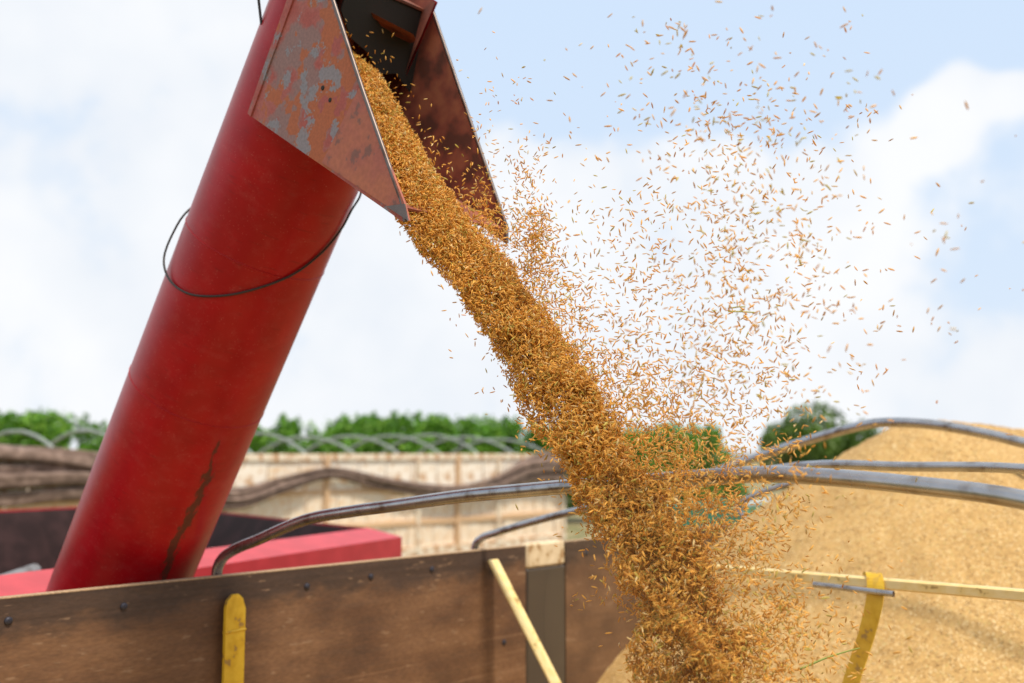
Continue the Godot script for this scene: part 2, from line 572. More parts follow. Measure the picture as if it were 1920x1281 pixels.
	# tie beam across the bed with its own leg
	put("tie_beam", chamfered(Vector3(0.03, 0.026, WIDE - 0.86), 0.004), straw_yellow, t, Transform3D(Basis.IDENTITY, Vector3(0.97, TOP, (WIDE + 0.86) / 2)))
	var leg := [Vector3(0.985, TOP + 0.017, 1.285), Vector3(0.965, TOP + 0.020, 1.302), Vector3(0.948, TOP - 0.004, 1.312), Vector3(0.942, TOP - 0.05, 1.308), Vector3(0.94, TOP - 0.13, 1.285), Vector3(0.94, TOP - 0.24, 1.245), Vector3(0.94, TOP - 0.40, 1.20), Vector3(0.945, FLOOR, 1.13)]
	put("beam_leg", strip(smoothed(leg, 4), Vector3(0.05, 0, 0.999), 0.040, 0.007), yellow, t)
	put("clamp_bar", swept([Vector3(0.935, TOP - 0.012, 1.16), Vector3(0.935, TOP - 0.018, 1.36)], 0.0075, 10), pipe_m, t)
	# floor, tailgate, front wall, frame and wheels
	var dark := mat(lin(0.05, 0.045, 0.04), 0.7)
	put("bed_floor", chamfered(Vector3(5.9, 0.06, WIDE + 0.05), 0.005), dark, t, Transform3D(Basis.IDENTITY, Vector3(1.25, FLOOR - 0.03, WIDE / 2)))
	put("tailgate", chamfered(Vector3(0.03, 0.5, WIDE - 0.01), 0.004), ply, t, Transform3D(Basis.IDENTITY, Vector3(-1.68, FLOOR + 0.25, WIDE / 2)))
	put("front_wall", chamfered(Vector3(0.03, 1.1, WIDE - 0.01), 0.004), ply, t, Transform3D(Basis.IDENTITY, Vector3(4.18, FLOOR + 0.55, WIDE / 2)))
	for z in [0.65, 1.65]:
		put("chassis_rail", chamfered(Vector3(5.8, 0.18, 0.09), 0.01), dark, t, Transform3D(Basis.IDENTITY, Vector3(1.25, FLOOR - 0.15, z)))
	wheels(t, [[-0.7, 0.15], [-0.7, 2.0], [3.4, 0.15], [3.4, 2.0]], 0.5, 0.28, FLOOR - 0.2)

func wheels(t: Node3D, spots: Array, radius: float, wide: float, axle_to := 0.0) -> void:
	var rubber := mat(lin(0.025, 0.025, 0.027), 0.85)
	var hub := mat(lin(0.3, 0.3, 0.3), 0.5, 0.4)
	var tyre := lathe([[radius * 0.55, -wide / 2], [radius * 0.9, -wide / 2], [radius, -wide * 0.35], [radius, wide * 0.35], [radius * 0.9, wide / 2], [radius * 0.55, wide / 2]], 28)
	var rim := lathe([[0.0, -wide * 0.3], [radius * 0.3, -wide * 0.3], [radius * 0.56, -wide * 0.42], [radius * 0.56, wide * 0.42], [radius * 0.3, wide * 0.3], [0.0, wide * 0.3]], 20)
	for s in spots:
		var w := put("wheel", tyre, rubber, t, Transform3D(Basis.IDENTITY, Vector3(s[0], radius, s[1])))
		put("rim", rim, hub, w)
		if axle_to > 0.0:
			put("hanger", chamfered(Vector3(0.12, axle_to - radius + 0.05, 0.1), 0.01), rubber, w, Transform3D(Basis.IDENTITY, Vector3(0, (axle_to - radius) / 2, 0)))

# a flat strip along points, wide across `across`
func strip(points: Array, across: Vector3, wide: float, thick: float) -> ArrayMesh:
	var st := SurfaceTool.new()
	st.begin(Mesh.PRIMITIVE_TRIANGLES)
	var uv := func(_p): return Vector2.ZERO
	var n := points.size()
	var rows: Array = []
	for k in n:
		var d: Vector3 = (points[mini(k + 1, n - 1)] - points[maxi(k - 1, 0)]).normalized()
		var nn := d.cross(across).normalized()
		var p: Vector3 = points[k]
		var x := across.normalized() * wide / 2
		rows.append([p - x - nn * thick / 2, p + x - nn * thick / 2, p + x + nn * thick / 2, p - x + nn * thick / 2, nn, across.normalized()])
	for k in n - 1:
		var r: Array = rows[k]
		var q: Array = rows[k + 1]
		face(st, [r[0], r[1], q[1], q[0]], -r[4], uv)
		face(st, [r[2], r[3], q[3], q[2]], r[4], uv)
		face(st, [r[1], r[2], q[2], q[1]], r[5], uv)
		face(st, [r[3], r[0], q[0], q[3]], -r[5], uv)
	return st.commit()

# ------------------------------------------------------------------ harvester: grain tank, auger and spout
# auger frame in the truck frame: origin on the axis, A1 up along it, A2 away towards the bed, A3 towards the tail (camera side)
const AX := Vector3(-0.1, TOP + 0.873, 0.318)
const A1 := Vector3(0, 0.82, 0.572)
const A2 := Vector3(0, -0.572, 0.82)
const A3 := Vector3(-1, 0, 0)
const RAD := 0.17

func aug(e1: float, e2: float, e3: float) -> Vector3:
	return AX + A1 * e1 + A2 * e2 + A3 * e3

# part of a cylinder wall round the auger axis, angles in degrees from A2 towards A3
func shell(from_e: float, to_e: float, a0: float, a1: float, r: float, rows: int, cols: int) -> ArrayMesh:
	var st := SurfaceTool.new()
	st.begin(Mesh.PRIMITIVE_TRIANGLES)
	for k in rows:
		for s in cols:
			var q: Array = []
			for e in [[k, s], [k + 1, s + 1], [k + 1, s], [k, s], [k, s + 1], [k + 1, s + 1]]:
				var e1 := lerpf(from_e, to_e, float(e[0]) / rows)
				var deg := lerpf(a0, a1, float(e[1]) / cols)
				var ang := deg_to_rad(deg)
				st.set_normal(A2 * cos(ang) + A3 * sin(ang))
				st.set_uv(Vector2(fposmod(deg / 360.0, 1.0) if absf(a1 - a0) < 359 else deg / 360.0, (0.6 - e1) / 2.0))
				st.add_vertex(aug(e1, r * cos(ang), r * sin(ang)))
	return st.commit()

func tube_image() -> Image:
	var wide := 1024     # round the tube, 1.07 m
	var high := 1536     # along it, 2 m
	var img := Image.create(wide, high, false, Image.FORMAT_RGB8)
	var blotch := noise(61, 1.0, 5)
	var fine := noise(62, 1.0, 3)
	var streak := noise(63, 1.0, 4)
	# the black scrape along the tube: [angle, e1, half width in degrees]
	var scrape := [[5.0, -0.53, 1.2], [3.5, -0.57, 1.6], [1.5, -0.60, 2.2], [0.5, -0.64, 5.0], [0.5, -0.68, 5.0], [1.0, -0.72, 4.0], [2.5, -0.77, 6.0], [3.5, -0.81, 4.0], [4.5, -0.85, 5.0], [3.0, -0.90, 4.5], [2.5, -0.96, 3.0], [2.0, -1.02, 2.0]]
	for y in high:
		var e1 := 0.6 - 2.0 * y / high
		for x in wide:
			var deg := 360.0 * x / wide
			if deg > 180.0: deg -= 360.0
			var ang := deg_to_rad(deg)
			var p := Vector3(cos(ang), sin(ang), e1 * 5.9)
			var b := blotch.get_noise_3dv(p * 1.3)
			var f := fine.get_noise_3dv(p * 34.0)
			var s := streak.get_noise_3d(p.x * 9.0, p.y * 9.0, p.z * 1.2)
			var c := Vector3(0.40, 0.004, 0.009)
			c = c.lerp(Vector3(0.33, 0.003, 0.007), clampf(0.5 + 1.2 * b, 0, 1))
			# dried dust in patches, more of it low on the tube where the wheels throw it
			var dust := clampf(0.6 * blotch.get_noise_3d(p.x * 3.0 + 7.0, p.y * 3.0, p.z * 5.0) + 0.10 * s + 0.35 * f - 0.02, 0, 1)
			c = c.lerp(Vector3(0.40, 0.085, 0.075), 0.45 * dust)
			var speck := fine.get_noise_3dv(p * 60.0 + Vector3(5, 5, 5))
			if speck > 0.62: c = c.lerp(Vector3(0.62, 0.36, 0.26), 0.6)
			# scratches across the tube
			var sc := streak.get_noise_3d(p.x * 2.0 + 20.0, p.y * 2.0, p.z * 26.0)
			c = c.lerp(Vector3(0.16, 0.006, 0.010), 0.5 * smoothstep(0.40, 0.60, sc))
			if absf(deg - 3.0) < 16.0 and e1 < -0.5 and e1 > -1.06:
				for k in scrape.size() - 1:
					if e1 <= scrape[k][1] and e1 > scrape[k + 1][1]:
						var t: float = (scrape[k][1] - e1) / (scrape[k][1] - scrape[k + 1][1])
						var mid := lerpf(scrape[k][0], scrape[k + 1][0], t)
						var half := lerpf(scrape[k][2], scrape[k + 1][2], t)
						var gap: float = half - 0.6 - absf(deg - mid) + 5.0 * fine.get_noise_2d(deg * 0.22, e1 * 22.0) + 2.0 * fine.get_noise_2d(deg * 0.9, e1 * 90.0)
						c = c.lerp(Vector3(0.040, 0.028, 0.018) * (1.0 + 0.6 * f), 0.8 * smoothstep(-0.8, 1.8, gap))
			img.set_pixel(x, y, lin(c.x, c.y, c.z))
	return img

func cheek_image() -> Image:
	# a faded red plate, bare grey primer and rust in patches; 1 pixel is about 1.4 mm
	var size := 512
	var img := Image.create(size, size, false, Image.FORMAT_RGB8)
	var a := noise(81, 1.0, 5)
	var b := noise(82, 1.0, 5)
	var f := noise(83, 1.0, 3)
	for y in size:
		var e1 := 0.1 + 0.62 * y / size
		for x in size:
			var e2 := 0.0 + 0.72 * x / size
			var n1 := a.get_noise_2d(e1 * 9.0, e2 * 9.0)
			var n2 := b.get_noise_2d(e1 * 14.0 + 30.0, e2 * 14.0)
			var n3 := f.get_noise_2d(e1 * 120.0, e2 * 120.0)
			var c := Vector3(0.40, 0.085, 0.065)
			c = c.lerp(Vector3(0.44, 0.15, 0.12), clampf(0.4 + n2, 0, 1))
			c = c.lerp(Vector3(0.27, 0.17, 0.155), 0.85 * smoothstep(-0.10, 0.22, n1 + 0.25 * n2 + 0.45 * exp(-pow((e2 - 0.21) / 0.11, 2.0)) - 0.18))
			c = c.lerp(Vector3(0.44, 0.115, 0.035), 0.95 * smoothstep(0.02, 0.12, n2 - 0.4 * n1 + 0.55 * exp(-pow((e2 - 0.31) / 0.09, 2.0)) - 0.24))
			c = c.lerp(Vector3(0.25, 0.245, 0.27), 0.9 * smoothstep(0.06, 0.14, a.get_noise_2d(e1 * 12.0 + 11.0, e2 * 12.0 + 5.0) + 0.2 * n3 + 0.30 * exp(-pow((e2 - 0.27) / 0.12, 2.0)) - 0.33))
			c *= 0.88 * (1.0 + 0.22 * n3)
			img.set_pixel(x, y, lin(c.x, c.y, c.z))
	return img

func extension_image() -> Image:
	var size := 256
	var img := Image.create(size, size, false, Image.FORMAT_RGB8)
	var a := noise(91, 1.0, 5)
	var f := noise(92, 1.0, 3)
	for y in size:
		var e1 := 0.1 + 0.62 * y / size
		for x in size:
			var e2 := 0.72 * x / size
			var n1 := a.get_noise_2d(e1 * 8.0, e2 * 8.0)
			var n3 := f.get_noise_2d(e1 * 70.0, e2 * 70.0)
			var c := Vector3(0.42, 0.13, 0.065).lerp(Vector3(0.37, 0.105, 0.07), clampf(0.5 + 1.4 * n1, 0, 1))
			c = c.lerp(Vector3(0.16, 0.075, 0.06), 0.8 * smoothstep(0.30, 0.45, a.get_noise_2d(e1 * 16.0 + 9.0, e2 * 16.0) + 0.3 * n3))
			c *= 1.0 + 0.2 * n3
			img.set_pixel(x, y, lin(c.x, c.y, c.z))
	return img

func build_harvester() -> void:
	var t := thing("combine_harvester", BED, TURN, "red combine harvester with open grain tank and raised unloading auger", "harvester")
	var red := mat(Color.WHITE, 0.33)
	red.metallic_specular = 0.36
	red.albedo_texture = texture(tube_image())
	var rust_dark := mat(Color.WHITE, 0.75)
	rust_dark.albedo_texture = ramp_texture(101, 0.02, [[0.25, Vector3(0.13, 0.045, 0.028)], [0.5, Vector3(0.27, 0.075, 0.045)], [0.75, Vector3(0.36, 0.12, 0.06)]], 256)
	rust_dark.uv1_triplanar = true
	rust_dark.uv1_scale = Vector3.ONE * 2.0
	var black := mat(lin(0.016, 0.014, 0.013), 0.8)
	# the auger tube: closed below, open towards the bed inside the spout
	var tube := put("auger_tube", shell(-1.42, 0.232, 0.0, 360.0, RAD, 14, 72), red, t)
	put("tube_end", shell(0.232, 0.60, 62.0, 298.0, RAD, 4, 48), red, tube)
	put("tube_lining", shell(-0.2, 0.597, 62.0, 298.0, RAD - 0.005, 4, 44), rust_dark, tube)
	for e in [-0.494, -0.085]:
		var ring: Array = []
		for k in 60: ring.append(aug(e, (RAD + 0.0002) * cos(TAU * k / 60), (RAD + 0.0002) * sin(TAU * k / 60)))
		put("weld_seam", swept(ring, 0.0014, 6, true), red, tube)
	# screw inside
	var screw := put("auger_screw", swept([aug(-0.3, 0, 0), aug(0.55, 0, 0)], 0.032, 14), rust_dark, t)
	var st := SurfaceTool.new()
	st.begin(Mesh.PRIMITIVE_TRIANGLES)
	for k in 70:
		var q: Array = []
		for e in [[k, 0.03], [k + 1, 0.03], [k + 1, 0.155], [k, 0.155]]:
			var ang: float = e[0] * TAU / 24.0
			q.append(aug(-0.25 + e[0] * 0.011, cos(ang) * e[1], sin(ang) * e[1]))
		face(st, q, A1, func(_p): return Vector2.ZERO)
	put("flighting", st.commit(), rust_dark, screw)
	# spout: two cheeks, an extension, floor plate, end cap and rubber flap
	var cheek_m := mat(Color.WHITE, 0.7)
	cheek_m.albedo_texture = texture(cheek_image())
	var ext_m := mat(Color.WHITE, 0.65)
	ext_m.albedo_texture = texture(extension_image())
	var uv := func(p):
		var d: Vector3 = p - AX
		return Vector2(d.dot(A2) / 0.72, (d.dot(A1) - 0.1) / 0.62)
	var spout := put("spout", plate([aug(0.229, 0.055, 0.18), aug(0.24, 0.25, 0.184), aug(0.262, 0.647, 0.19), aug(0.285, 0.622, 0.19), aug(0.53, 0.19, 0.184), aug(0.64, 0.03, 0.18)], A3 * 0.005, uv), cheek_m, t)
	put("extension_plate", plate([aug(0.252, 0.367, 0.1885), aug(0.272, 0.665, 0.1945), aug(0.294, 0.634, 0.1945), aug(0.416, 0.385, 0.1885)], A3 * 0.005, uv), ext_m, spout)
	var bare := steel(45, Vector3(0.16, 0.13, 0.12), Vector3(0.10, 0.05, 0.03), 0.55)
	put("worn_edge", swept([aug(0.266, 0.655, 0.196), aug(0.290, 0.626, 0.196), aug(0.412, 0.405, 0.194), aug(0.53, 0.192, 0.187), aug(0.64, 0.03, 0.183)], 0.0042, 8), bare, spout)
	put("tip_plate", plate([aug(0.268, 0.600, 0.2005), aug(0.2725, 0.667, 0.2005), aug(0.293, 0.641, 0.2005)], A3 * 0.003), bare, spout)
	put("far_edge", swept([aug(0.234, 0.55, -0.187), aug(0.262, 0.53, -0.187), aug(0.58, 0.03, -0.182)], 0.004, 8), bare, spout)
	put("far_cheek", plate([aug(0.229, -0.04, -0.178), aug(0.232, 0.548, -0.185), aug(0.262, 0.53, -0.185), aug(0.58, 0.03, -0.18), aug(0.58, -0.04, -0.178)], A3 * -0.005), rust_dark, spout)
	put("edge_fold", plate([aug(0.229, 0.045, 0.176), aug(0.229, 0.075, 0.186), aug(0.64, 0.062, 0.186), aug(0.64, 0.03, 0.176)], A3 * 0.003, uv), cheek_m, spout)
	put("floor_plate", plate([aug(0.234, 0.15, -0.18), aug(0.234, 0.15, 0.18), aug(0.256, 0.56, 0.186), aug(0.252, 0.53, -0.184)], A1 * 0.005), rust_dark, spout)
	put("end_cap", plate([aug(0.565, -0.172, -0.178), aug(0.565, -0.172, 0.178), aug(0.565, 0.03, 0.182), aug(0.565, 0.03, -0.182)], A1 * 0.006), rust_dark, spout)
	put("flap", plate([aug(0.562, 0.02, -0.176), aug(0.562, 0.02, 0.05), aug(0.50, 0.04, 0.055), aug(0.455, 0.06, 0.02), aug(0.44, 0.066, -0.03), aug(0.405, 0.08, -0.07), aug(0.418, 0.075, -0.12), aug(0.39, 0.085, -0.172)], (A2 * 0.9 + A1 * 0.1).normalized() * 0.005), black, spout)
	var hole := lathe([[0.0, 0.002], [0.004, 0.002], [0.0055, 0.0]], 10)
	for q in [[0.373, 0.275], [0.362, 0.312]]:
		put("bolt_hole", hole, black, spout, Transform3D(Basis(Vector3(0, 0, 1), Vector3(0, 1, 0), A3), aug(q[0], q[1], 0.1895)))
	# slack black wire round the tube
	var wire_m := mat(lin(0.022, 0.017, 0.014), 0.5)
	var ring: Array = []
	for q in [[-38.0, 0.095, 0.176], [-33.0, 0.045, 0.175], [-17.2, -0.016, 0.174], [4.4, -0.081, 0.174], [33.6, -0.149, 0.174], [57.9, -0.193, 0.174], [77.0, -0.211, 0.174], [99.0, -0.212, 0.176], [118.0, -0.190, 0.186], [128.0, -0.135, 0.187], [136.0, -0.08, 0.178], [165.0, -0.03, 0.174], [200.0, 0.03, 0.174], [240.0, 0.09, 0.174], [285.0, 0.13, 0.175], [310.0, 0.13, 0.177]]:
		ring.append(aug(q[1], q[2] * cos(deg_to_rad(q[0])), q[2] * sin(deg_to_rad(q[0]))))
	put("wire_loop", swept(ring, 0.0026, 8, true, 6), wire_m, tube)
	put("stay_wire", swept([aug(0.40, RAD * cos(1.914), RAD * sin(1.914)), aug(0.75, -0.36, 0.2), aug(1.3, -0.9, 0.25)], 0.003, 8), wire_m, tube)
	# grain tank: four rims over sloping dark inner walls, body and wheels below
	var paint := mat(Color.WHITE, 0.38)
	paint.albedo_texture = ramp_texture(111, 0.015, [[0.3, Vector3(0.42, 0.028, 0.038)], [0.7, Vector3(0.50, 0.036, 0.048)]], 256)
	paint.uv1_triplanar = true
	paint.uv1_scale = Vector3.ONE * 1.5
	paint.metallic_specular = 0.4
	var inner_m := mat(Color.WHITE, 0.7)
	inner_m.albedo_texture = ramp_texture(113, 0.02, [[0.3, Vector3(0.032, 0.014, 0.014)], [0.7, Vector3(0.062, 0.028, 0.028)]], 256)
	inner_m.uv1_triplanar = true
	var corner := [Vector3(1.836, 2.14, -1.576), Vector3(-1.32, 2.14, -0.48), Vector3(-1.0, 2.14, -4.16), Vector3(2.385, 2.14, -4.69)]   # front right, front left, back left, back right
	var mid := Vector3.ZERO
	for c in corner: mid += c / 4.0
	var names := ["front_rim", "left_rim", "back_rim", "end_rim"]
	var flare := [0.17, 0.1, 0.04, 0.05]
	for k in 4:
		var a: Vector3 = corner[k]
		var b: Vector3 = corner[(k + 1) % 4]
		var out := (b - a).cross(Vector3.UP).normalized()
		if out.dot((a + b) / 2 - mid) < 0: out = -out
		var f: float = flare[k]
		var ea: Vector3 = a + out * f + Vector3(0, -0.04, 0) + (a - b).normalized() * (0.03 if k == 0 else 0.0)
		var eb := b + out * f + Vector3(0, -0.04, 0)
		var rim := SurfaceTool.new()
		rim.begin(Mesh.PRIMITIVE_TRIANGLES)
		var nil := func(_p): return Vector2.ZERO
		var drop := Vector3(0, -0.22, 0)
		face(rim, [a, b, eb, ea], (Vector3.UP * f + out * 0.04).normalized(), nil)
		face(rim, [ea, eb, eb + drop, ea + drop], out, nil)
		face(rim, [a, ea, ea + drop, a + drop], (a - b).normalized(), nil)
		face(rim, [b, eb, eb + drop, b + drop], (b - a).normalized(), nil)
		face(rim, [a + drop, b + drop, eb + drop, ea + drop], Vector3.DOWN, nil)
		face(rim, [a + Vector3(0, -0.012, 0), b + Vector3(0, -0.012, 0), b, a], -out, nil)
		put(names[k], rim.commit(), paint, t)
		var la := a.lerp(mid, 0.45)
		var lb := b.lerp(mid, 0.45)
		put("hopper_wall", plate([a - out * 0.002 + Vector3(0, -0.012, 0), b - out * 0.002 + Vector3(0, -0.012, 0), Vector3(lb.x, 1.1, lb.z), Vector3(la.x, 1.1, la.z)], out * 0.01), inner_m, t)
		var pa := a + out * 0.012
		var pb := b + out * 0.012
		put("body_panel", plate([pa + Vector3(0, -0.06, 0), pb + Vector3(0, -0.06, 0), Vector3(pb.x, 1.0, pb.z), Vector3(pa.x, 1.0, pa.z)], out * 0.012), paint, t)
	var fl: Array = corner.map(func(c): return Vector3(c.x, 1.0, c.z))
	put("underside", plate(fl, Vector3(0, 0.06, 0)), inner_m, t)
	put("tank_pipe", swept([Vector3(-1.0, 1.92, -1.35), Vector3(-0.2, 1.97, -1.5), Vector3(0.3, 2.05, -1.72)], 0.03, 10), steel(43, Vector3(0.32, 0.31, 0.31), Vector3(0.12, 0.08, 0.06), 0.5), t)
	wheels(t, [[-0.4, -1.2], [-0.4, -3.6], [1.6, -2.2], [1.6, -3.9]], 0.62, 0.4, 1.0)

# ------------------------------------------------------------------ far truck with cream plank sides
func build_far_truck() -> void:
	var base := Vector3(-3.116, 0, -14.082)
	var t := thing("plank_truck", base, TURN, "cream rust-streaked truck with plank sides and bare grey bows", "truck")
	var top := 2.49
	var creams: Array = []
	for k in 4:
		var m := mat(Color.WHITE, 0.7)
		var img := Image.create(128, 256, false, Image.FORMAT_RGB8)
		var n := noise(130 + k, 1.0, 4)
		for y in 256:
			for x in 128:
				var a := n.get_noise_2d(x * 0.055, y * 0.006)
				var b := n.get_noise_2d(x * 0.02 + 50.0, y * 0.02)
				var c := Vector3(0.78, 0.68, 0.57).lerp(Vector3(0.80, 0.62, 0.42), clampf(0.4 + 1.3 * b, 0, 1))
				c = c.lerp(Vector3(0.60, 0.32, 0.13), 0.7 * smoothstep(0.2, 0.5, a + 0.4 * b))
				img.set_pixel(x, y, lin(c.x, c.y, c.z))
		m.albedo_texture = texture(img)
		creams.append(m)
	var white := mat(Color.WHITE, 0.6)
	white.albedo_texture = ramp_texture(140, 0.02, [[0.22, Vector3(0.55, 0.33, 0.17)], [0.36, Vector3(0.80, 0.70, 0.58)], [0.8, Vector3(0.86, 0.79, 0.70)]], 256)
	white.uv1_triplanar = true
	var rail_m := mat(Color.WHITE, 0.65)
	rail_m.albedo_texture = ramp_texture(141, 0.02, [[0.25, Vector3(0.40, 0.19, 0.07)], [0.45, Vector3(0.66, 0.52, 0.38)], [0.8, Vector3(0.74, 0.66, 0.54)]], 256)
	rail_m.uv1_triplanar = true
	var rust := mat(lin(0.60, 0.40, 0.24), 0.8)
	var x0 := -4.4
	var x1 := 6.04
	var wide := 2.4
	# local z: 0 is the side towards the camera, the far side lies at -wide
	put("top_rail", chamfered(Vector3(x1 - x0, 0.10, 0.09), 0.01), rail_m, t, Transform3D(Basis.IDENTITY, Vector3((x0 + x1) / 2, top - 0.05, 0)))
	put("middle_rail", chamfered(Vector3(x1 - x0, 0.06, 0.09), 0.01), rust, t, Transform3D(Basis.IDENTITY, Vector3((x0 + x1) / 2, 1.96, 0)))
	put("lower_rail", chamfered(Vector3(x1 - x0, 0.09, 0.09), 0.01), rust, t, Transform3D(Basis.IDENTITY, Vector3((x0 + x1) / 2, 1.46, 0.0)))
	put("bottom_rail", chamfered(Vector3(x1 - x0, 0.16, 0.1), 0.01), rail_m, t, Transform3D(Basis.IDENTITY, Vector3((x0 + x1) / 2, 1.02, 0)))
	var panel := plank_mesh(0.50, 0.40, 0.03)
	var plank := plank_mesh(0.255, 0.45, 0.03)
	var short := plank_mesh(0.255, 0.34, 0.03)
	var x := x0 + 0.27
	while x < x1 - 0.2:
		put("upper_panel", panel, white if rng.randf() < 0.75 else creams[0], t, Transform3D(Basis.IDENTITY, Vector3(x, 2.19, rng.randf_range(-0.006, 0.006))))
		x += 0.522
	x = x0 + 0.14
	while x < x1 - 0.1:
		put("plank", plank, creams[rng.randi() % 4], t, Transform3D(Basis.IDENTITY, Vector3(x, 1.71, rng.randf_range(-0.02, 0.012))))
		put("lower_plank", short, creams[rng.randi() % 4], t, Transform3D(Basis.IDENTITY, Vector3(x, 1.255, rng.randf_range(-0.02, 0.012))))
		x += 0.268
	for px in [-4.38, -2.6, -0.9, 0.76, 2.5, 3.36, 4.3, 6.0]:
		put("side_post", chamfered(Vector3(0.08, 1.5, 0.14), 0.01), rail_m if px != 0.76 and px != 3.36 else rust, t, Transform3D(Basis.IDENTITY, Vector3(px, 1.74, 0.0)))
	# far side, ends, floor, frame and wheels
	put("far_side", chamfered(Vector3(x1 - x0, 1.5, 0.06), 0.01), creams[1], t, Transform3D(Basis.IDENTITY, Vector3((x0 + x1) / 2, 1.70, -wide)))
	for px in [x0 + 0.03, x1 - 0.05]:
		put("end_wall", chamfered(Vector3(0.05, 1.45, wide - 0.1), 0.01), creams[2], t, Transform3D(Basis.IDENTITY, Vector3(px, 1.70, -wide / 2)))
	var dark := mat(lin(0.06, 0.05, 0.045), 0.8)
	put("bed_floor", chamfered(Vector3(x1 - x0, 0.08, wide), 0.01), dark, t, Transform3D(Basis.IDENTITY, Vector3((x0 + x1) / 2, 0.9, -wide / 2)))
	wheels(t, [[-3.2, -0.25], [-3.2, -2.1], [3.0, -0.25], [3.0, -2.1], [4.3, -0.25], [4.3, -2.1]], 0.5, 0.3, 0.9)
	var bow_m := mat(lin(0.27, 0.31, 0.28), 0.5, 0.1)
	for k in 12:
		var fx := 0.43 + 0.862 * (k - 5)
		if fx < x0 or fx > x1: continue
		var rise := 0.30 + rng.randf_range(-0.05, 0.02)
		var pts := [Vector3(fx, top - 0.1, -0.02), Vector3(fx, top, -0.04), Vector3(fx, top + rise * 0.55, -0.38), Vector3(fx, top + rise * 0.93, -0.85), Vector3(fx, top + rise, -1.2), Vector3(fx, top + rise * 0.93, -1.55), Vector3(fx, top + rise * 0.55, -2.0), Vector3(fx, top, -2.36), Vector3(fx, top - 0.1, -2.38)]
		put("bow", swept(pts, 0.022, 10, false, 4), bow_m, t)
	# brown tarpaulin bundled along the side: several folds of cloth lying on one another
	var cloth := mat(Color.WHITE, 0.85)
	cloth.albedo_texture = ramp_texture(151, 0.03, [[0.3, Vector3(0.11, 0.07, 0.052)], [0.55, Vector3(0.17, 0.11, 0.085)], [0.8, Vector3(0.26, 0.18, 0.145)]], 256)
	cloth.uv1_triplanar = true
	cloth.uv1_scale = Vector3(0.7, 0.9, 0.9)
	cloth.rim_enabled = true
	cloth.rim = 0.3
	var tp := thing("tarpaulin", base, TURN, "brown tarpaulin bundled in long folds along the cream truck's side", "tarpaulin")
	# spine: [along, height, half height]
	var spine := [[-4.75, 2.40, 0.30], [-3.9, 2.31, 0.32], [-3.07, 2.30, 0.29], [-2.3, 2.20, 0.24], [-1.5, 2.02, 0.17], [-0.776, 1.92, 0.13], [-0.04, 2.10, 0.10], [0.76, 2.235, 0.08], [1.64, 2.075, 0.10], [2.49, 1.945, 0.09], [3.3, 1.905, 0.09], [4.16, 2.02, 0.13], [4.96, 2.24, 0.20], [5.8, 2.24, 0.30], [6.35, 2.05, 0.34], [6.55, 1.85, 0.28]]
	for k in 6:
		var ph := rng.randf_range(0, TAU)
		var pts: Array = []
		for s in spine:
			var off: float = (k - 2.5) / 2.5 * s[2] * 0.78
			pts.append(Vector3(s[0], s[1] + off + 0.16 * s[2] * sin(s[0] * 1.6 + ph), 0.13 + 0.10 * s[2] * (2.5 - absf(k - 2.5)) + (0.22 * s[2] if k % 2 == 0 else -0.1 * s[2]) + 0.04 * sin(s[0] * 1.7 + ph * 2.0)))
		var sp := spine
		var fat := func(q, ang):
			var at: float = q * (sp.size() - 1)
			var i := mini(int(at), sp.size() - 2)
			var half := lerpf(sp[i][2], sp[i + 1][2], at - i)
			return half * 0.25 * (1.0 + 0.16 * sin(ang * 3.0 + q * 9.0 + ph) + 0.10 * sin(ang * 5.0 - q * 17.0))
		put("fold", swept(pts, fat, 18, false, 8), cloth, tp)

func plank_mesh(w: float, h: float, d: float) -> ArrayMesh:
	var st := SurfaceTool.new()
	st.begin(Mesh.PRIMITIVE_TRIANGLES)
	var uv := func(p): return Vector2(p.x / w + 0.5, 0.5 - p.y / h)
	var c := 0.006
	var o := [Vector3(-w / 2, -h / 2, d / 2 - c), Vector3(w / 2, -h / 2, d / 2 - c), Vector3(w / 2, h / 2, d / 2 - c), Vector3(-w / 2, h / 2, d / 2 - c)]
	var i := [Vector3(-w / 2 + c, -h / 2 + c, d / 2), Vector3(w / 2 - c, -h / 2 + c, d / 2), Vector3(w / 2 - c, h / 2 - c, d / 2), Vector3(-w / 2 + c, h / 2 - c, d / 2)]
	face(st, i, Vector3.BACK, uv)
	for k in 4:
		var out: Vector3 = ((o[k] + o[(k + 1) % 4]) / 2 * Vector3(1, 1, 0)).normalized()
		face(st, [o[k], o[(k + 1) % 4], i[(k + 1) % 4], i[k]], (out + Vector3.BACK).normalized(), uv)
		face(st, [o[k], o[(k + 1) % 4], o[(k + 1) % 4] * Vector3(1, 1, -1), o[k] * Vector3(1, 1, -1)], out, uv)
	face(st, [o[0] * Vector3(1, 1, -1), o[1] * Vector3(1, 1, -1), o[2] * Vector3(1, 1, -1), o[3] * Vector3(1, 1, -1)], Vector3.FORWARD, uv)
	return st.commit()

